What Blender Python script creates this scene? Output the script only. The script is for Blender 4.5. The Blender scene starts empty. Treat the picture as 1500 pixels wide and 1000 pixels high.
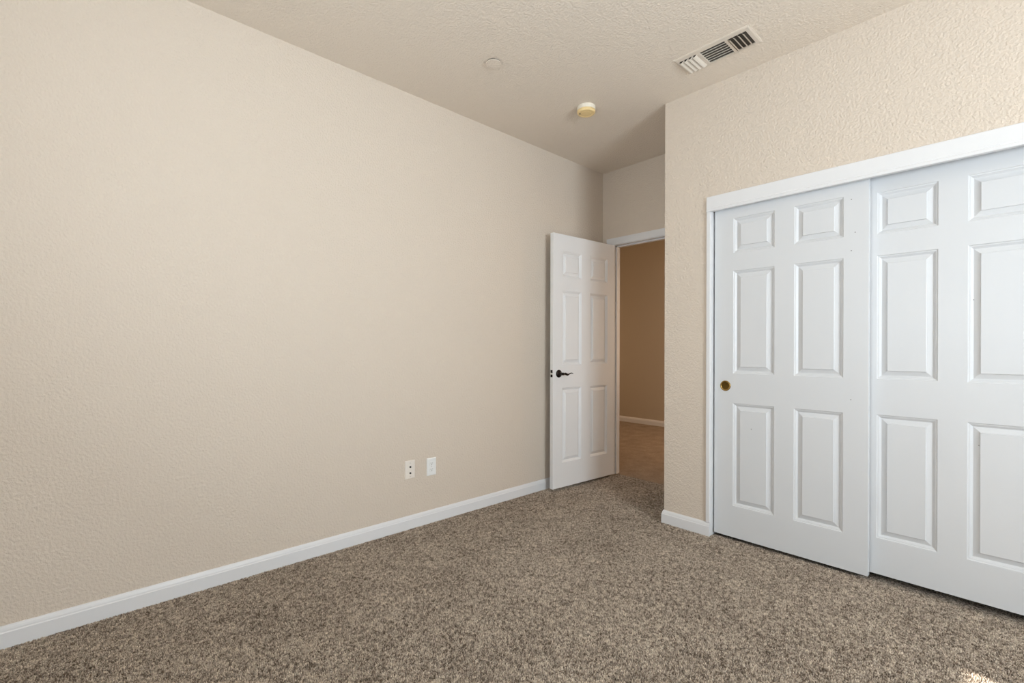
import bpy, bmesh, math, random
import numpy as np
from mathutils import Vector, Matrix

scene = bpy.context.scene
COL = scene.collection
random.seed(7)

# ------------------------------------------------------------------ camera
cam_data = bpy.data.cameras.new('camera')
cam = bpy.data.objects.new('camera', cam_data)
COL.objects.link(cam)
cam_data.sensor_fit = 'HORIZONTAL'
cam_data.sensor_width = 36.0
cam_data.lens = 687.0057 / 1500 * 36.0
cam_data.shift_y = 10.13 / 1500
cam_data.clip_start = 0.02
_r = Vector((0.67728487, 0.73571622, 0.00261734))
_u = Vector((-0.00265745, -0.00111114, 0.99999585))
_b = Vector((0.73571608, -0.67728902, 0.00120257))
cam.matrix_world = Matrix(((_r.x, _u.x, _b.x, 2.617), (_r.y, _u.y, _b.y, -3.5435),
                           (_r.z, _u.z, _b.z, 1.1411), (0, 0, 0, 1)))
scene.camera = cam

# ------------------------------------------------------------------ view, world, lights
vs = scene.view_settings
vs.view_transform = 'Standard'
vs.look = 'None'
vs.exposure = -0.08
vs.gamma = 1.0
vs.use_curve_mapping = False

world = bpy.data.worlds.new('sky')
scene.world = world
world.use_nodes = True
world.node_tree.nodes['Background'].inputs[0].default_value = (0.62, 0.78, 1.0, 1)
world.node_tree.nodes['Background'].inputs[1].default_value = 1.0


def lamp(name, kind, loc, direction, energy, color, **kw):
    d = bpy.data.lights.new(name, kind)
    d.energy = energy
    d.color = color
    for k, v in kw.items():
        setattr(d, k, v)
    o = bpy.data.objects.new(name, d)
    COL.objects.link(o)
    o.location = loc
    o.rotation_euler = Vector(direction).to_track_quat('-Z', 'Y').to_euler()
    return o


# room dimensions (metres), x=0 the long left wall, y=0 the wall with the doorway
H = 2.742
XR = 4.80          # right wall with the window (behind the picture's right edge)
YR = -4.30         # wall behind the camera
XC, YC = 1.03, -0.721   # outer corner of the closet block
WY0, WY1, WZ0, WZ1 = -2.95, -1.75, 0.85, 2.15   # window in the right wall

RX0, RX1 = 1.40, 3.00     # added window behind the camera, to let the fill light in
lamp('sun', 'SUN', (6, -2, 6), (-1.14, 0.272, -1), 18.0, (1.0, 0.95, 0.86), angle=math.radians(0.6))
# skylight and ground-reflected daylight by the right window, then an added rear fill
WYC, WZC = (WY0 + WY1) / 2, (WZ0 + WZ1) / 2
DAY = (0.81, 0.92, 1.0)
lamp('window_skylight', 'AREA', (XR + 0.20, WYC, WZC), (-1, 0, -0.2), 74, DAY, shape='RECTANGLE', size=1.15, size_y=1.25)
lamp('window_ground_bounce', 'AREA', (XR + 0.19, WYC, WZC - 0.05), (-1, 0, 1.0), 60, DAY, shape='RECTANGLE', size=1.15, size_y=1.2)
lamp('rear_fill', 'AREA', ((RX0 + RX1) / 2, YR - 0.15, WZC - 0.05), (0, 1, 1.1), 52, DAY, shape='RECTANGLE', size=1.55, size_y=1.2)  # added fill from behind the camera, evening out the closet side
# hall daylight from the right end; the far-end lamp is added fill
lamp('hall_daylight', 'AREA', (1.5, 1.95, 1.4), (-1, 0.1, -0.1), 31, (1.0, 0.70, 0.46), shape='RECTANGLE', size=0.9, size_y=1.6)
lamp('hall_far_fill', 'AREA', (-2.9, 1.4, 1.3), (1, 0.1, -0.1), 9, (1.0, 0.72, 0.48), shape='RECTANGLE', size=0.9, size_y=1.6)

# ------------------------------------------------------------------ materials


def mat(name, color, rough=0.6, metal=0.0, spec=0.5):
    m = bpy.data.materials.new(name)
    m.use_nodes = True
    b = m.node_tree.nodes['Principled BSDF']
    b.inputs['Base Color'].default_value = (*color, 1)
    b.inputs['Roughness'].default_value = rough
    b.inputs['Metallic'].default_value = metal
    b.inputs['Specular IOR Level'].default_value = spec
    return m


def nd(m, kind, **inp):
    n = m.node_tree.nodes.new(kind)
    for k, v in inp.items():
        if k in n.inputs.keys():
            n.inputs[k].default_value = v
        else:
            setattr(n, k, v)
    return n


def lk(m, a, b):
    m.node_tree.links.new(a, b)


def bsdf(m):
    return m.node_tree.nodes['Principled BSDF']


def wall_paint(name, color, strength=0.85):
    m = mat(name, color, 0.62, spec=0.3)
    tc = nd(m, 'ShaderNodeTexCoord')
    n1 = nd(m, 'ShaderNodeTexNoise', Scale=92.0, Detail=2.5, Roughness=0.5)
    n2 = nd(m, 'ShaderNodeTexNoise', Scale=260.0, Detail=2.0, Roughness=0.5)
    lk(m, tc.outputs['Object'], n1.inputs['Vector'])
    lk(m, tc.outputs['Object'], n2.inputs['Vector'])
    r = nd(m, 'ShaderNodeValToRGB')
    r.color_ramp.elements[0].position = 0.34
    r.color_ramp.elements[1].position = 0.68
    lk(m, n1.outputs['Fac'], r.inputs['Fac'])
    mx = nd(m, 'ShaderNodeMath', operation='MULTIPLY_ADD')
    mx.inputs[1].default_value = 0.25
    lk(m, n2.outputs['Fac'], mx.inputs[0])
    lk(m, r.outputs['Color'], mx.inputs[2])
    bp = nd(m, 'ShaderNodeBump', Strength=strength, Distance=0.0021)
    lk(m, mx.outputs['Value'], bp.inputs['Height'])
    lk(m, bp.outputs['Normal'], bsdf(m).inputs['Normal'])
    return m


def door_paint(name, color):
    m = mat(name, color, 0.38, spec=0.45)
    tc = nd(m, 'ShaderNodeTexCoord')
    mp = nd(m, 'ShaderNodeMapping')
    mp.inputs['Scale'].default_value = (1.0, 1.0, 0.07)
    n = nd(m, 'ShaderNodeTexNoise', Scale=330.0, Detail=3.0, Roughness=0.55, Distortion=0.6)
    lk(m, tc.outputs['Object'], mp.inputs['Vector'])
    lk(m, mp.outputs['Vector'], n.inputs['Vector'])
    bp = nd(m, 'ShaderNodeBump', Strength=0.32, Distance=0.0006)
    lk(m, n.outputs['Fac'], bp.inputs['Height'])
    lk(m, bp.outputs['Normal'], bsdf(m).inputs['Normal'])
    return m


def carpet(name, stops, scale, bump, blot=0.18, strand=0.0):
    m = mat(name, (0.3, 0.25, 0.2), 0.95, spec=0.1)
    tc = nd(m, 'ShaderNodeTexCoord')
    # tufts, wandering slightly so that rows do not show
    nz = nd(m, 'ShaderNodeTexNoise', Scale=scale * 0.9, Detail=2.0)
    lk(m, tc.outputs['Object'], nz.inputs['Vector'])
    mixv = nd(m, 'ShaderNodeMix', data_type='VECTOR')
    mixv.inputs['Factor'].default_value = 0.006
    lk(m, tc.outputs['Object'], mixv.inputs['A'])
    lk(m, nz.outputs['Color'], mixv.inputs['B'])
    vor = nd(m, 'ShaderNodeTexVoronoi', Scale=scale, Randomness=1.0)
    lk(m, mixv.outputs['Result'], vor.inputs['Vector'])
    sep = nd(m, 'ShaderNodeSeparateColor')
    lk(m, vor.outputs['Color'], sep.inputs['Color'])
    ramp = nd(m, 'ShaderNodeValToRGB')
    cr = ramp.color_ramp
    cr.interpolation = 'LINEAR'
    while len(cr.elements) < len(stops):
        cr.elements.new(0.5)
    for e, (p, c) in zip(cr.elements, stops):
        e.position = p
        e.color = (*c, 1)
    lk(m, sep.outputs['Red'], ramp.inputs['Fac'])
    # broad wear blotches
    big = nd(m, 'ShaderNodeTexNoise', Scale=7.0, Detail=3.0, Roughness=0.6)
    lk(m, tc.outputs['Object'], big.inputs['Vector'])
    mr = nd(m, 'ShaderNodeMapRange')
    mr.inputs['From Min'].default_value = 0.3
    mr.inputs['From Max'].default_value = 0.7
    mr.inputs['To Min'].default_value = 1 - blot
    mr.inputs['To Max'].default_value = 1 + blot
    lk(m, big.outputs['Fac'], mr.inputs['Value'])
    mul = nd(m, 'ShaderNodeVectorMath', operation='SCALE')
    lk(m, ramp.outputs['Color'], mul.inputs[0])
    lk(m, mr.outputs['Result'], mul.inputs['Scale'])
    fine = nd(m, 'ShaderNodeTexNoise', Scale=scale * 2.2, Detail=2.0, Roughness=0.6)
    lk(m, tc.outputs['Object'], fine.inputs['Vector'])
    mr2 = nd(m, 'ShaderNodeMapRange')      # yarn strands within a tuft
    mr2.inputs['From Min'].default_value = 0.32
    mr2.inputs['From Max'].default_value = 0.68
    mr2.inputs['To Min'].default_value = 1 - strand
    mr2.inputs['To Max'].default_value = 1 + strand
    lk(m, fine.outputs['Fac'], mr2.inputs['Value'])
    mul2 = nd(m, 'ShaderNodeVectorMath', operation='SCALE')
    lk(m, mul.outputs['Vector'], mul2.inputs[0])
    lk(m, mr2.outputs['Result'], mul2.inputs['Scale'])
    lk(m, mul2.outputs['Vector'], bsdf(m).inputs['Base Color'])
    ad = nd(m, 'ShaderNodeMath', operation='MULTIPLY_ADD')
    ad.inputs[1].default_value = -1.2
    lk(m, vor.outputs['Distance'], ad.inputs[0])
    lk(m, fine.outputs['Fac'], ad.inputs[2])
    bp = nd(m, 'ShaderNodeBump', Strength=bump, Distance=0.007)
    lk(m, ad.outputs['Value'], bp.inputs['Height'])
    lk(m, bp.outputs['Normal'], bsdf(m).inputs['Normal'])
    return m


BEIGE = (0.715, 0.622, 0.525)
M_WALL = wall_paint('beige_wall_paint', BEIGE)
M_CEIL = wall_paint('beige_ceiling_paint', (0.83, 0.735, 0.63), 0.8)  # the walls' beige, lightened in place of more light on the ceiling
M_HALL = wall_paint('dimmed_hall_beige', (0.52, 0.445, 0.345), 0.2)  # the bedroom beige with the hall's dim warm light put into its colour
M_TRIM = mat('white_trim_paint', (0.80, 0.80, 0.81), 0.35, spec=0.45)
M_DOOR = door_paint('white_door_paint', (0.84, 0.835, 0.835))
M_CLOSET = door_paint('dimmed_white_door_paint', (0.70, 0.71, 0.725))  # the door white, greyed and cooled to hold the closet front's shade
M_CARPET = carpet('brown_mottled_carpet', [(0.0, (0.10, 0.074, 0.055)), (0.22, (0.27, 0.212, 0.165)), (0.48, (0.50, 0.412, 0.33)),
                                          (0.75, (0.68, 0.575, 0.465)), (1.0, (0.90, 0.79, 0.66))], 225.0, 1.0, 0.2, 0.42)
YARN = [(0.075, 0.052, 0.036), (0.20, 0.150, 0.112), (0.38, 0.312, 0.252), (0.58, 0.48, 0.385), (0.76, 0.645, 0.52), (1.0, 0.89, 0.75)]
M_PILE = mat('carpet_yarn', (0.4, 0.33, 0.27), 0.9, spec=0.1)
_a = nd(M_PILE, 'ShaderNodeAttribute', attribute_name='yarn')
lk(M_PILE, _a.outputs['Color'], bsdf(M_PILE).inputs['Base Color'])
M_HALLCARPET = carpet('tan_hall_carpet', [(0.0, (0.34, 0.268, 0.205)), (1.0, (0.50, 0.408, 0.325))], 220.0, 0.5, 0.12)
M_BRONZE = mat('dark_bronze', (0.022, 0.016, 0.014), 0.32, 0.85)
M_STEEL = mat('latch_steel', (0.62, 0.58, 0.52), 0.3, 1.0)
M_BRASS = mat('aged_brass', (0.42, 0.28, 0.10), 0.25, 1.0)
M_BRASSD = mat('shaded_brass', (0.16, 0.095, 0.025), 0.35, 1.0)  # brass darkened to paint the shade inside the finger pull
M_PLASTIC = mat('white_plastic', (0.88, 0.88, 0.87), 0.35)
M_IVORY = mat('off_white_plastic', (0.86, 0.80, 0.73), 0.35)
M_BLACK = mat('black_plastic', (0.015, 0.014, 0.013), 0.5)
M_VENT = mat('cream_vent_enamel', (0.80, 0.73, 0.64), 0.4)
M_VENTF = mat('beige_vent_frame', (0.75, 0.665, 0.57), 0.5)
M_RECESS_SHADE = mat('recess_shade_dark', (0.085, 0.072, 0.057), 0.8)  # dark tone painting the shade behind vent louvers and sprinkler disc
M_AMBER = mat('yellowed_plastic', (0.90, 0.68, 0.34), 0.4)
M_CREAM = mat('cream_plastic', (0.88, 0.82, 0.70), 0.4)
M_MARK = mat('grey_scuff', (0.30, 0.29, 0.29), 0.7)
M_GLASS = bpy.data.materials.new('window_glass')
M_GLASS.use_nodes = True
_nt = M_GLASS.node_tree
_nt.nodes.remove(_nt.nodes['Principled BSDF'])
_t = _nt.nodes.new('ShaderNodeBsdfTransparent')
_g = _nt.nodes.new('ShaderNodeBsdfGlossy')
_g.inputs['Roughness'].default_value = 0.02
_mx = _nt.nodes.new('ShaderNodeMixShader')
_mx.inputs[0].default_value = 0.07
_nt.links.new(_t.outputs[0], _mx.inputs[1])
_nt.links.new(_g.outputs[0], _mx.inputs[2])
_nt.links.new(_mx.outputs[0], _nt.nodes['Material Output'].inputs['Surface'])

# ------------------------------------------------------------------ helpers


def obj(name, bm, m, parent=None, smooth=False, bevel=0.0, label=None):
    me = bpy.data.meshes.new(name)
    bmesh.ops.recalc_face_normals(bm, faces=bm.faces)
    bm.to_mesh(me)
    bm.free()
    me.materials.append(m)
    if smooth:
        for p in me.polygons:
            p.use_smooth = True
    o = bpy.data.objects.new(name, me)
    COL.objects.link(o)
    if parent:
        o.parent = parent
    if label:
        o['label'] = label
    if bevel:
        b = o.modifiers.new('bevel', 'BEVEL')
        b.width = bevel
        b.segments = 2
        b.limit_method = 'ANGLE'
        b.angle_limit = math.radians(40)
    return o


def tag(o, label, cat, kind=None, group=None):
    o['label'] = label
    o['category'] = cat
    if kind:
        o['kind'] = kind
    if group:
        o['group'] = group
    return o


def thing(name, label, cat, loc=(0, 0, 0), rotz=0.0, kind=None, group=None):
    o = bpy.data.objects.new(name, None)
    o.empty_display_size = 0.1
    COL.objects.link(o)
    o.location = loc
    o.rotation_euler = (0, 0, rotz)
    return tag(o, label, cat, kind, group)


def box(bm, x0, x1, y0, y1, z0, z1):
    v = [bm.verts.new(p) for p in ((x0, y0, z0), (x1, y0, z0), (x1, y1, z0), (x0, y1, z0),
                                   (x0, y0, z1), (x1, y0, z1), (x1, y1, z1), (x0, y1, z1))]
    for f in ((0, 3, 2, 1), (4, 5, 6, 7), (0, 1, 5, 4), (1, 2, 6, 5), (2, 3, 7, 6), (3, 0, 4, 7)):
        bm.faces.new([v[i] for i in f])
    return bm


def boxes(*bs):
    bm = bmesh.new()
    for b in bs:
        box(bm, *b)
    return bm


def prism(bm, prof, fn, t0, t1):
    """closed profile (list of 2-D points) swept from t0 to t1; fn(a, b, t) -> xyz"""
    A = [bm.verts.new(fn(a, b, t0)) for a, b in prof]
    B = [bm.verts.new(fn(a, b, t1)) for a, b in prof]
    n = len(prof)
    for i in range(n):
        j = (i + 1) % n
        bm.faces.new((A[i], A[j], B[j], B[i]))
    bm.faces.new(A)
    bm.faces.new(B[::-1])
    return bm


def lathe(bm, prof, fn, n=40):
    """profile of (radius, height) turned about an axis; fn(a, b, h) -> xyz"""
    rings = []
    for r, h in prof:
        if r < 1e-6:
            rings.append([bm.verts.new(fn(0, 0, h))])
        else:
            rings.append([bm.verts.new(fn(r * math.cos(2 * math.pi * k / n), r * math.sin(2 * math.pi * k / n), h)) for k in range(n)])
    for A, B in zip(rings, rings[1:]):
        for k in range(n):
            l = (k + 1) % n
            if len(A) == 1 and len(B) == 1:
                continue
            if len(A) == 1:
                bm.faces.new((A[0], B[k], B[l]))
            elif len(B) == 1:
                bm.faces.new((A[k], A[l], B[0]))
            else:
                bm.faces.new((A[k], A[l], B[l], B[k]))
    return bm


def tube(bm, pts, n=14):
    """pts: list of (centre, side vector, up vector) ellipse sections"""
    rings = []
    for c, s, u in pts:
        rings.append([bm.verts.new(c + s * math.cos(2 * math.pi * k / n) + u * math.sin(2 * math.pi * k / n)) for k in range(n)])
    for A, B in zip(rings, rings[1:]):
        for k in range(n):
            l = (k + 1) % n
            bm.faces.new((A[k], A[l], B[l], B[k]))
    bm.faces.new(rings[0][::-1])
    bm.faces.new(rings[-1])
    return bm


def panel_slab(W, Ht, T, PX, PZ, fn, both=False):
    """six-panel moulded slab. fn(s, z, d): s along the width, z up, d out of the front face (front at d=0, back at d=-T)"""
    prof = [(0.0, 0.0), (0.0028, -0.0040), (0.0075, -0.0048), (0.0165, -0.0130), (0.0185, -0.0130), (0.0392, -0.0055), (0.0404, -0.0010)]
    bm = bmesh.new()
    xs = [0.0] + [v for p in PX for v in p] + [W]
    zs = [0.0] + [v for p in PZ for v in p] + [Ht]

    def quad(a, b, c, d):
        bm.faces.new([bm.verts.new(Vector(fn(*p))) for p in (a, b, c, d)])
    for side in (0, 1):
        f = (lambda d: d) if side == 0 else (lambda d: -T - d)
        for i in range(len(xs) - 1):
            for k in range(len(zs) - 1):
                x0, x1, z0, z1 = xs[i], xs[i + 1], zs[k], zs[k + 1]
                if i % 2 == 1 and k % 2 == 1 and (side == 0 or both):
                    R = [((x0 + o, z0 + o, f(d)), (x1 - o, z0 + o, f(d)), (x1 - o, z1 - o, f(d)), (x0 + o, z1 - o, f(d))) for o, d in prof]
                    for A, B in zip(R, R[1:]):
                        for q in range(4):
                            w = (q + 1) % 4
                            quad(A[q], A[w], B[w], B[q])
                    quad(*R[-1])
                else:
                    quad((x0, z0, f(0)), (x1, z0, f(0)), (x1, z1, f(0)), (x0, z1, f(0)))
    for i in range(len(xs) - 1):
        for z in (0.0, Ht):
            quad((xs[i], z, 0), (xs[i + 1], z, 0), (xs[i + 1], z, -T), (xs[i], z, -T))
    for k in range(len(zs) - 1):
        for x in (0.0, W):
            quad((x, zs[k], 0), (x, zs[k + 1], 0), (x, zs[k + 1], -T), (x, zs[k], -T))
    bmesh.ops.remove_doubles(bm, verts=bm.verts, dist=1e-5)
    return bm


# ------------------------------------------------------------------ room shell
S = 'structure'
CX0, CX1, CZ = 1.336, 2.806, 2.00       # closet opening
FZ = -0.006            # backing of the bedroom carpet; the pile rises to about z = 0
floor = tag(obj('floor', boxes((0, XR, YR, 0.05, -0.06, FZ)), M_CARPET),
            'mottled brown and cream carpet covering the bedroom floor', 'carpet', S)


def carpet_pile():
    """every tuft of the cut pile as a small leaning cone, its yarn colour stored on its vertices"""
    rng = np.random.default_rng(11)
    step = 0.0041
    xs = np.arange(0.004, 3.55, step)
    ys = np.arange(-4.28, 0.046, step)
    X, Y = np.meshgrid(xs, ys)
    X = (X + rng.uniform(-0.5, 0.5, X.shape) * step * 1.1).ravel()
    Y = (Y + rng.uniform(-0.5, 0.5, Y.shape) * step * 1.1).ravel()
    keep = (X > 0.006) & (Y < 0.047)
    keep &= ~((X > XC - 0.006) & (Y > YC - 0.006) & ~((X > CX0) & (X < CX1) & (Y < YC + 0.05)))
    # (nothing of the floor nearer than this line comes into view, even a step to either side)
    keep &= ((Y - -1.27) * 0.676 - (X - 2.55) * 0.737 > -0.62)
    X, Y = X[keep], Y[keep]
    n = len(X)

    def field(cell):
        g = rng.uniform(0, 1, (int(4.6 / cell) + 3, int(4.6 / cell) + 3))
        u, v = (X + 0.1) / cell, (Y + 4.4) / cell
        i, j = u.astype(int), v.astype(int)
        fu, fv = u - i, v - j
        return (g[i, j] * (1 - fu) * (1 - fv) + g[i + 1, j] * fu * (1 - fv) + g[i, j + 1] * (1 - fu) * fv + g[i + 1, j + 1] * fu * fv)
    t = 0.50 * rng.uniform(0, 1, n) + 0.46 * field(0.0085) + 0.08 * field(0.05) + 0.08 * field(0.16) - 0.06
    t = np.clip(t, 0, 1)
    stops = np.array([0.0, 0.26, 0.42, 0.58, 0.74, 1.0])
    cols = np.array(YARN)
    C = np.stack([np.interp(t, stops, cols[:, k]) for k in range(3)], 1)
    h = rng.uniform(0.0052, 0.0082, n)
    r = rng.uniform(0.0023, 0.0034, n)
    az, lean = rng.uniform(0, 2 * np.pi, n), rng.uniform(0.0, 0.0066, n)
    rot = rng.uniform(0, 2 * np.pi, n)
    V = np.empty((n, 7, 3), np.float32)
    for k in range(3):
        q = rot + 2 * np.pi * k / 3
        V[:, k] = np.stack([X + r * np.cos(q), Y + r * np.sin(q), np.full(n, FZ - 0.001)], 1)
        m = 0.62
        V[:, 3 + k] = np.stack([X + 0.72 * r * np.cos(q + 0.5) + m * lean * np.cos(az), Y + 0.72 * r * np.sin(q + 0.5) + m * lean * np.sin(az), FZ + m * h], 1)
    V[:, 6] = np.stack([X + lean * np.cos(az), Y + lean * np.sin(az), FZ + h], 1)
    tri = np.array([(0, 1, 4), (0, 4, 3), (1, 2, 5), (1, 5, 4), (2, 0, 3), (2, 3, 5), (3, 4, 6), (4, 5, 6), (5, 3, 6)], np.int32)
    F = (tri[None] + (np.arange(n, dtype=np.int32) * 7)[:, None, None]).reshape(-1)
    me = bpy.data.meshes.new('carpet_pile')
    me.vertices.add(n * 7)
    me.vertices.foreach_set('co', V.reshape(-1))
    nf = len(F) // 3
    me.loops.add(len(F))
    me.loops.foreach_set('vertex_index', F)
    me.polygons.add(nf)
    me.polygons.foreach_set('loop_start', np.arange(0, nf * 3, 3, dtype=np.int32))
    at = me.color_attributes.new('yarn', 'FLOAT_COLOR', 'POINT')
    cc = np.ones((n, 7, 4), np.float32)
    cc[:, :, :3] = C[:, None, :]
    at.data.foreach_set('color', cc.reshape(-1))
    me.update(calc_edges=True)
    me.materials.append(M_PILE)
    o = bpy.data.objects.new('carpet_pile', me)
    COL.objects.link(o)
    o.parent = floor
    o['kind'] = 'stuff'
    return o


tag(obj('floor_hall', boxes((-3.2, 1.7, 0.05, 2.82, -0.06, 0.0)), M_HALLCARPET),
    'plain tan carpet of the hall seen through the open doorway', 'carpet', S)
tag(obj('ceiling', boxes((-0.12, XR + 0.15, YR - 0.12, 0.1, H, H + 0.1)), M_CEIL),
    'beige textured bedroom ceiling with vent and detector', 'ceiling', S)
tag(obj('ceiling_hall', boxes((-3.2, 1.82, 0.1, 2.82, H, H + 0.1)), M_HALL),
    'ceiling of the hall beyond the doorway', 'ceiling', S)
tag(obj('wall_left', boxes((-0.12, 0, YR - 0.12, 0.1, -0.06, H)), M_WALL),
    'long bare beige wall with two outlet plates near its foot', 'wall', S)

OX0, OX1, OZ = 0.118, 0.886, 2.066      # rough doorway
tag(obj('wall_back', boxes((0, OX0 - 0.015, 0, 0.1, -0.06, H), (OX1 + 0.015, XR, 0, 0.1, -0.06, H),
                           (OX0 - 0.015, OX1 + 0.015, 0, 0.1, OZ + 0.015, H)), M_WALL),
    'narrow beige wall above and around the open doorway', 'wall', S)
tag(obj('wall_closet', boxes((XC, XC + 0.1, YC, 0, -0.06, H), (XC + 0.1, CX0 - 0.012, YC, YC + 0.1, -0.06, H),
                             (CX0 - 0.012, CX1 + 0.012, YC, YC + 0.1, CZ + 0.06, H), (CX1 + 0.012, XR, YC, YC + 0.1, -0.06, H)), M_WALL),
    'beige wall around the white closet doors with a sharp outer corner', 'wall', S)
tag(obj('wall_right', boxes((XR, XR + 0.15, YR, WY0, -0.06, H), (XR, XR + 0.15, WY1, 0.1, -0.06, H),
                            (XR, XR + 0.15, WY0, WY1, -0.06, WZ0), (XR, XR + 0.15, WY0, WY1, WZ1, H)), M_WALL),
    'beige wall with the window, to the right of the closet', 'wall', S)
tag(obj('wall_rear', boxes((0, RX0, YR - 0.12, YR, -0.06, H), (RX1, XR + 0.15, YR - 0.12, YR, -0.06, H),
                           (RX0, RX1, YR - 0.12, YR, -0.06, WZ0), (RX0, RX1, YR - 0.12, YR, WZ1, H)), M_WALL),
    'beige wall with the added window, behind the camera', 'wall', S)
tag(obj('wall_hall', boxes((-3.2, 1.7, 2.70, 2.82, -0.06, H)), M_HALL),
    'hall wall in beige darkened for dim light, seen through the doorway', 'wall', S)
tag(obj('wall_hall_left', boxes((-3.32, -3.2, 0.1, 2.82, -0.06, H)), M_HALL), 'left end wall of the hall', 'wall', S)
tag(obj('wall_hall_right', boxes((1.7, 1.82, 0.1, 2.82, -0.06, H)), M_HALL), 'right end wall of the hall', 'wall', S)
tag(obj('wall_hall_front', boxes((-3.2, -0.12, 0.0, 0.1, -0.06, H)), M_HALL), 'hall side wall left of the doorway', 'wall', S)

# window of the right wall: frame, two sashes with panes, sill


def window(name, label, loc, rotz, w0, w1):
    """frame, two panes and sill; local x runs outwards through the wall, local y along it"""
    t = thing(name, label, 'window', loc, rotz, S)
    obj('window_frame', boxes((0.05, 0.11, w0, w0 + 0.03, WZ0, WZ1), (0.05, 0.11, w1 - 0.03, w1, WZ0, WZ1), (0.05, 0.11, w0, w1, WZ0, WZ0 + 0.03),
                              (0.05, 0.11, w0, w1, WZ1 - 0.03, WZ1), (0.065, 0.10, w0, w1, 1.49, 1.53)), M_TRIM, t)
    obj('window_pane', boxes((0.080, 0.084, w0 + 0.03, w1 - 0.03, WZ0 + 0.03, 1.49)), M_GLASS, t)
    obj('window_pane', boxes((0.080, 0.084, w0 + 0.03, w1 - 0.03, 1.53, WZ1 - 0.03)), M_GLASS, t)
    obj('window_sill', boxes((-0.03, 0.05, w0 - 0.03, w1 + 0.03, WZ0 - 0.02, WZ0)), M_TRIM, t, bevel=0.004)


tag(obj('sun_blocker', boxes((-0.3, XR + 0.3, YR - 0.70, YR - 0.12, 2.32, 2.42)), M_TRIM), 'unseen added eave outside above the rear window', 'sun_blocker', S)  # put in out of view to stop sun entering by the rear window
window('window_1', 'white window in the right wall, out of the picture', (XR, 0, 0), 0, WY0, WY1)
window('fill_window', 'white window added behind the camera to admit fill light', (0, YR, 0), -math.pi / 2, RX0, RX1)  # unseen window added as the opening for the rear fill

carpet_pile()

# ------------------------------------------------------------------ baseboards
BH, BT = 0.081, 0.013
BP = [(0, -0.007), (BT, -0.007), (BT, 0.056), (0.0115, 0.0585), (0.0105, 0.060), (0.0098, 0.066), (0.0075, 0.0735), (0.0048, 0.078), (0.0035, BH), (0, BH)]
bm = prism(bmesh.new(), BP, lambda a, b, t: (a, t, b), YR, -0.0)
tag(obj('baseboard_left', bm, M_TRIM), 'long white baseboard running along the left wall', 'baseboard', S)
bm = bmesh.new()
prism(bm, BP, lambda a, b, t: (t, YC - a, b), XC, CX0 - 0.001)
prism(bm, BP, lambda a, b, t: (XC - a, t, b), YC, -0.016)
for sx in (0,):     # mitred outer corner
    A = [bm.verts.new((XC, YC - a, b)) for a, b in BP]
    M_ = [bm.verts.new((XC - a, YC - a, b)) for a, b in BP]
    C = [bm.verts.new((XC - a, YC, b)) for a, b in BP]
    for P, Q in ((A, M_), (M_, C)):
        for i in range(len(BP) - 1):
            try:
                bm.faces.new((P[i], P[i + 1], Q[i + 1], Q[i]))
            except ValueError:
                pass
bmesh.ops.remove_doubles(bm, verts=bm.verts, dist=1e-5)
tag(obj('baseboard_closet', bm, M_TRIM), 'short white baseboard at the outer corner beside the closet', 'baseboard', S)
tag(obj('baseboard_closet_right', prism(bmesh.new(), BP, lambda a, b, t: (t, YC - a, b), CX1 + 0.001, XR), M_TRIM), 'white baseboard right of the closet doors', 'baseboard', S)
bm = prism(bmesh.new(), BP, lambda a, b, t: (t, 2.70 - a, b), -3.2, 1.7)
tag(obj('baseboard_hall', bm, M_TRIM), 'white baseboard at the foot of the far hall wall', 'baseboard', S)
bm = prism(bmesh.new(), BP, lambda a, b, t: (XR - a, t, b), YR, YC)
tag(obj('baseboard_right', bm, M_TRIM), 'white baseboard under the window wall', 'baseboard', S)

# ------------------------------------------------------------------ doorway frame
fr = thing('trim_1', 'white casing and jambs framing the open doorway', 'door frame', (0, 0, 0), kind=S)
CP = [(0, 0), (0.060, 0), (0.060, 0.0135), (0.052, 0.0150), (0.040, 0.0150), (0.020, 0.0115), (0.008, 0.0090), (0.003, 0.0075), (0, 0.005)]  # (away from opening, out of wall)
ci0, ci1, cz = OX0 - 0.005, OX1 + 0.005, OZ + 0.004
obj('side_casing', prism(bmesh.new(), CP, lambda a, b, t: (ci0 - a, -b, t), 0.0, cz), M_TRIM, fr)
obj('side_casing', prism(bmesh.new(), CP, lambda a, b, t: (ci1 + a, -b, t), 0.0, cz), M_TRIM, fr)
obj('head_casing', prism(bmesh.new(), CP, lambda a, b, t: (t, -b, cz + a), ci0 - 0.060, ci1 + 0.060), M_TRIM, fr)
obj('side_jamb', boxes((OX0 - 0.015, OX0, -0.001, 0.101, 0, OZ)), M_TRIM, fr)
obj('side_jamb', boxes((OX1, OX1 + 0.015, -0.001, 0.101, 0, OZ)), M_TRIM, fr)
obj('head_jamb', boxes((OX0 - 0.015, OX1 + 0.015, -0.001, 0.101, OZ, OZ + 0.015)), M_TRIM, fr)
obj('door_stop', boxes((OX0, OX0 + 0.011, 0.040, 0.075, 0, OZ), (OX1 - 0.011, OX1, 0.040, 0.075, 0, OZ),
                       (OX0, OX1, 0.040, 0.075, OZ - 0.011, OZ)), M_TRIM, fr)

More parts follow.
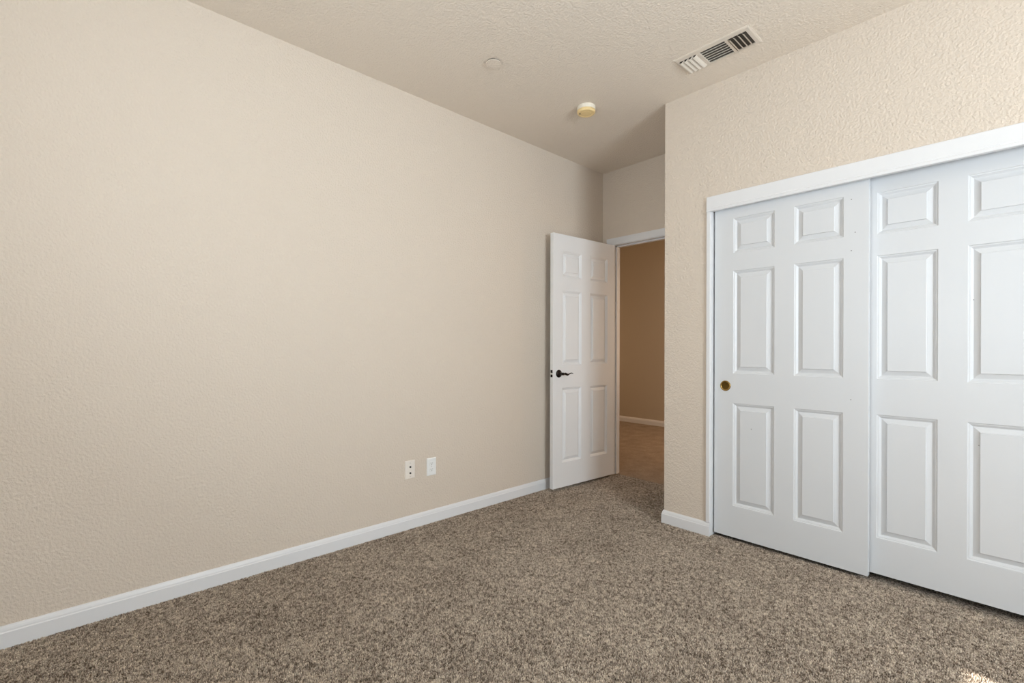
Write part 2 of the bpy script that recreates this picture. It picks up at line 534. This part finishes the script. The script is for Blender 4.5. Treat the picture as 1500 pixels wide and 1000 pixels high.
# ------------------------------------------------------------------ the hinged bedroom door
TH = 0.0645
GAP = 0.022
DW, DH, DT = 0.755, 2.032, 0.035
PX = [(0.100, 0.324), (0.431, 0.655)]
PZ = [(0.197, 0.797), (0.983, 1.582), (1.692, 1.897)]
d1 = thing('door_1', 'white six-panel door standing open against the left wall', 'door', (0.162, -0.0431, 0), -TH, S)
obj('door_slab', panel_slab(DW, DH, DT, PX, PZ, lambda s, z, d: (d, -s, GAP + z), both=True), M_DOOR, d1, bevel=0.0012)


def make_lever(side, parent):
    """side +1: towards the room's camera side, -1: towards the left wall"""
    x0 = 0.0 if side > 0 else -DT
    yc, zc = -(DW - 0.062), 0.936
    hd = obj('door_handle', lathe(bmesh.new(), [(0, 0.0135), (0.010, 0.0135), (0.019, 0.0125), (0.0245, 0.0095), (0.026, 0.0075), (0.0285, 0.007), (0.031, 0.0035), (0.031, 0)],
                                  lambda a, b, h: (x0 + side * h, yc + a, zc + b)), M_BRONZE, parent, smooth=True, label='dark bronze lever handle')
    bm = lathe(bmesh.new(), [(0.0125, 0.0125), (0.0105, 0.018), (0.0095, 0.030), (0.0105, 0.040), (0.0115, 0.046), (0.010, 0.055), (0, 0.057)],
               lambda a, b, h: (x0 + side * h, yc + a, zc + b), 24)
    prof = [(-0.004, 0.0, 0.0085, 0.0075), (0.012, -0.0005, 0.0075, 0.0065), (0.026, 0.001, 0.009, 0.008), (0.040, -0.0035, 0.0105, 0.0075),
            (0.054, -0.0075, 0.0085, 0.0055), (0.066, -0.0055, 0.0055, 0.0045), (0.078, 0.0005, 0.0038, 0.0042), (0.090, 0.0042, 0.0034, 0.0048),
            (0.102, 0.0040, 0.0030, 0.0050), (0.112, 0.0008, 0.0026, 0.0045), (0.117, -0.0015, 0.0012, 0.0022)]
    pts = [(Vector((x0 + side * 0.047, yc + u, zc + v)), Vector((side * rx, 0, 0)), Vector((0, 0, rz))) for u, v, rz, rx in prof]
    tube(bm, pts)
    lv = obj('lever', bm, M_BRONZE, hd, smooth=True)
    return hd


make_lever(1, d1)
make_lever(-1, d1)
bm = boxes((-0.0285, -0.0065, -DW - 0.0012, -DW + 0.001, 0.909, 0.930), (-0.0285, -0.0065, -DW - 0.0012, -DW + 0.001, 0.943, 0.966))
lp = obj('latch_plate', bm, M_BRONZE, d1, bevel=0.0005, label='dark latch plate on the door edge')
obj('latch_bolt', prism(bmesh.new(), [(-0.024, 0.001), (-0.011, 0.001), (-0.011, -0.003), (-0.024, -0.011)],
                        lambda a, b, t: (a, -DW + b, t), 0.931, 0.942), M_STEEL, lp, label='pale steel latch bolt')
for hz in (0.20, 1.02, 1.83):
    hg = obj('hinge', lathe(bmesh.new(), [(0, 0), (0.006, 0), (0.006, 0.09), (0, 0.09)], lambda a, b, h: (-DT - 0.006 + a, 0.004 + b, GAP + hz + h), 16), M_BRONZE, d1, smooth=False)

# ------------------------------------------------------------------ closet frame and sliding doors
YF = -0.689        # face of the front sliding door
cf = thing('trim_2', 'white header and side trim framing the sliding closet doors', 'closet frame', (0, 0, 0), kind=S)
HP = [(0, 1.970), (0.013, 1.970), (0.0145, 1.972), (0.0145, 1.984), (0.0115, 1.987), (0.0115, 1.992), (0.0125, 1.994), (0.0125, 2.058), (0.011, 2.061), (0, 2.061)]
obj('header_fascia', prism(bmesh.new(), HP, lambda a, b, t: (t, YC - a, b), 1.3135, CX1 + 0.0225), M_TRIM, cf)
obj('head_track_board', boxes((CX0 - 0.012, CX1 + 0.012, YC, YC + 0.022, 1.974, 2.061)), M_TRIM, cf)
for x0, x1 in ((1.3135, CX0), (CX1, CX1 + 0.0225)):
    obj('side_casing', boxes((x0, x1, YC - 0.012, YC + 0.001, BH if x0 < 2 else 0, 1.9705)), M_TRIM, cf, bevel=0.0015)
for x0, x1 in ((CX0 - 0.012, CX0), (CX1, CX1 + 0.012)):
    obj('side_jamb', boxes((x0, x1, YC - 0.0005, YC + 0.1, 0, 1.975)), M_TRIM, cf)

PZF = [(0.1875, 0.7965), (0.9735, 1.5815), (1.6885, 1.8935)]


def sliding_door(name, label, x0, yface, zb, W, group):
    t = thing(name, label, 'closet door', (x0, yface, zb), 0, S, group)
    dz = 0.0195 - zb
    obj('door_slab', panel_slab(W, 2.02 + dz, DT, [(0.111, 0.335), (0.434, 0.657)], [(a + dz, b + dz) for a, b in PZF],
                                lambda s, z, d: (s, -d, z)), M_CLOSET, t, bevel=0.0012)
    return t


g = 'sliding closet doors'
d2 = sliding_door('door_2', 'front white six-panel sliding closet door with a round brass pull', 1.3455, YF, 0.0195, 0.762, g)
d3 = sliding_door('door_3', 'rear white sliding closet door half hidden at the right', 2.0215, YF + 0.045, 0.0285, 0.775, g)


def pull(parent, s, z):
    f = lambda a, b, h: (s + a, -h, z + b)
    ring = obj('finger_pull', lathe(bmesh.new(), [(0.031, 0), (0.031, 0.0016), (0.0295, 0.0030), (0.027, 0.0034), (0.0235, 0.0026), (0.0225, 0.0008)], f), M_BRASS, parent, smooth=True,
               label='round brass finger pull')
    obj('pull_cup', lathe(bmesh.new(), [(0.0228, 0.0012), (0.018, 0.0006), (0, 0.0004)], f), M_BRASSD, ring, smooth=True, label='centre in brass darkened for recess shade')


pull(d2, 0.0667, 0.8975)


def mark(parent, s, z, r=0.0028):
    obj('screw_hole', lathe(bmesh.new(), [(r, 0), (r * 0.8, 0.0005), (0, 0.0006)], lambda a, b, h: (s + a, -h, z + b), 12), M_MARK, parent)


# ------------------------------------------------------------------ outlet plates on the left wall


def plate(bm):
    # 70 x 114 mm cover with a soft raised edge, in the (y, z) plane facing +x
    prof = [(0.0, 0.0), (0.0, 0.003), (0.004, 0.0055)]
    rings = []
    for o, d in prof:
        rings.append([bm.verts.new((d, sy * (0.035 - o), sz * (0.057 - o))) for sy, sz in ((-1, -1), (1, -1), (1, 1), (-1, 1))])
    for A, B in zip(rings, rings[1:]):
        for q in range(4):
            bm.faces.new((A[q], A[(q + 1) % 4], B[(q + 1) % 4], B[q]))
    bm.faces.new(rings[-1])
    bm.faces.new(rings[0][::-1])
    return bm


def disc(r, x, y, z, h, n=20):
    return lathe(bmesh.new(), [(r, 0), (r, h * 0.7), (r * 0.8, h), (0, h)], lambda a, b, t: (x + t, y + a, z + b), n)


jp = thing('jack_plate', 'off-white wall plate with two dark round jacks, left of the power outlet', 'wall plate', (0.0, -2.010, 0.371))
obj('cover_plate', plate(bmesh.new()), M_IVORY, jp)
for z in (0.017, -0.022):
    j = obj('jack', disc(0.0058, 0.0055, 0, z, 0.006), M_BLACK, jp, label='dark round jack')
for z in (0.041, -0.043):
    obj('screw', disc(0.0028, 0.0055, 0, z, 0.001, 12), M_STEEL, jp)

op = thing('power_outlet', 'white duplex power outlet low on the left wall', 'outlet', (0.0, -1.851, 0.3635))
obj('cover_plate', plate(bmesh.new()), M_PLASTIC, op)
for z in (0.0195, -0.0195):
    bm = bmesh.new()
    n = 28
    ring = []
    for k in range(n):
        a = 2 * math.pi * k / n
        ring.append((max(-0.0165, min(0.0165, 0.0172 * math.cos(a) * 1.05)), max(-0.0135, min(0.0135, 0.0172 * math.sin(a)))))
    prism(bm, ring, lambda a, b, t, z=z: (t, a, z + b), 0.005, 0.0072)
    rc = obj('receptacle', bm, M_PLASTIC, op)
    obj('slot', boxes((0.0068, 0.0075, -0.0078, -0.0058, z - 0.001, z + 0.0075)), M_BLACK, rc)
    obj('slot', boxes((0.0068, 0.0075, 0.0058, 0.0075, z + 0.0005, z + 0.0070)), M_BLACK, rc)
    obj('ground_hole', disc(0.0026, 0.0069, 0, z - 0.0075, 0.0006, 14), M_BLACK, rc)
obj('screw', disc(0.0028, 0.0055, 0, 0, 0.001, 12), M_STEEL, op)

# ------------------------------------------------------------------ ceiling vent
VX0, VX1, VY0, VY1 = 1.299, 1.700, -1.117, -0.931
cvx, cvy = (VX0 + VX1) / 2, (VY0 + VY1) / 2
v = thing('ceiling_vent', 'rectangular cream ceiling vent with three banks of louvers', 'vent', (cvx, cvy, H))
hx, hy = (VX1 - VX0) / 2, (VY1 - VY0) / 2
ix0, ix1, iy0, iy1 = -0.186, 0.176, -0.060, 0.072
ix0, ix1 = 1.316 - cvx, 1.674 - cvx
iy0, iy1 = -1.084 - cvy, -0.950 - cvy
bm = bmesh.new()
outer = [(-hx, -hy), (hx, -hy), (hx, hy), (-hx, hy)]
o2 = [(x * (1 - 0.008 / hx), y * (1 - 0.008 / hy)) for x, y in outer]
inner = [(ix0, iy0), (ix1, iy0), (ix1, iy1), (ix0, iy1)]
R = [[bm.verts.new((x, y, z)) for x, y in pts] for pts, z in ((outer, 0.0), (outer, -0.003), (o2, -0.0055), (inner, -0.006), (inner, 0.0))]
for A, B in zip(R, R[1:]):
    for q in range(4):
        bm.faces.new((A[q], A[(q + 1) % 4], B[(q + 1) % 4], B[q]))
obj('vent_frame', bm, M_VENTF, v)
dx = 1.428 - cvx
ex = 1.574 - cvx
obj('vent_divider', boxes((dx - 0.010, dx + 0.006, iy0, iy1, -0.0085, -0.001)), M_VENTF, v)
obj('vent_divider', boxes((ex - 0.006, ex + 0.008, iy0, iy1, -0.0085, -0.001)), M_VENTF, v)
obj('duct_backing', boxes((ix0, ix1, iy0, iy1, -0.0009, -0.0002)), M_RECESS_SHADE, v, label='dark sheet standing for the shaded duct behind the louvers')


def blade(bm, along, p, q0, q1, lean, w=0.022, drop=0.017, t=0.0012):
    """curved louver: upper edge at p, leaning by +-w towards `lean`"""
    N = 5
    pts = []
    for i in range(N + 1):
        a = i / N
        pts.append((p + lean * w * a ** 1.5, -0.0012 - drop * (1 - (1 - a) ** 1.4) * 0.9))
    prof = pts + [(x + 0.3 * t, z - t) for x, z in reversed(pts)]
    if along == 'y':
        prism(bm, prof, lambda a, b, s: (a, s, b), q0, q1)
    else:
        prism(bm, prof, lambda a, b, s: (s, a, b), q0, q1)
    return bm


for k in range(4):      # left bank throws left
    obj('louver', blade(bmesh.new(), 'y', ix0 + 0.029 + k * 0.0245, iy0 + 0.002, iy1 - 0.002, -1), M_VENT, v)
for k in range(4):      # right bank throws right
    obj('louver', blade(bmesh.new(), 'y', ex + 0.010 + k * 0.0225, iy0 + 0.002, iy1 - 0.002, 1, w=0.014), M_VENT, v)
for k in range(6):      # middle bank throws towards the room
    obj('louver', blade(bmesh.new(), 'x', iy0 + 0.020 + k * 0.0222, dx + 0.006, ex - 0.006, -1, w=0.0045, drop=0.0065), M_VENT, v)

# ------------------------------------------------------------------ smoke detector, sprinkler cover
sd = thing('smoke_detector', 'round yellowed smoke detector on the ceiling near the closet corner', 'smoke detector', (0.653, -1.070, H))
dn = lambda a, b, h: (a, b, -h)
obj('mounting_base', lathe(bmesh.new(), [(0, 0.0), (0.060, 0.0), (0.061, 0.003), (0.061, 0.024), (0.0585, 0.026), (0, 0.026)], dn, 48), M_CREAM, sd, label='cream upper body')
cv = obj('detector_cover', lathe(bmesh.new(), [(0.0600, 0.026), (0.0600, 0.036), (0.0555, 0.0425), (0.048, 0.0445), (0.043, 0.0425), (0.036, 0.0420), (0.030, 0.0440), (0, 0.0445)], dn, 48), M_AMBER, sd, label='yellowed amber face')
obj('indicator', lathe(bmesh.new(), [(0.004, 0.041), (0.004, 0.0455), (0, 0.0455)], lambda a, b, h: (a - 0.030, b - 0.030, -h), 14), M_BLACK, cv, label='small dark indicator hole')

sc_ = thing('sprinkler_cover', 'flat round cover plate flush on the bare ceiling left of the smoke detector', 'sprinkler cover', (0.606, -1.838, H))
obj('cover_disc', lathe(bmesh.new(), [(0, 0.0070), (0.0425, 0.0070), (0.0442, 0.0077), (0.0446, 0.0095), (0.043, 0.0108), (0, 0.0112)], dn, 48), M_CEIL, sc_)
obj('gap_shade_core', lathe(bmesh.new(), [(0, 0.0003), (0.039, 0.0003), (0.039, 0.0074), (0, 0.0074)], dn, 32), M_RECESS_SHADE, sc_, label='dark core standing for shade behind the disc')

# ------------------------------------------------------------------ screw holes and scuffs left in the closet doors
for s, z in ((0.690, 1.873), (0.706, 1.705), (0.690, 1.615), (0.690, 0.865), (0.215, 0.655)):
    mark(d2, s, z)
for s, z in ((0.470, 0.690), (0.452, 1.330)):
    mark(d3, s, z, 0.0022)
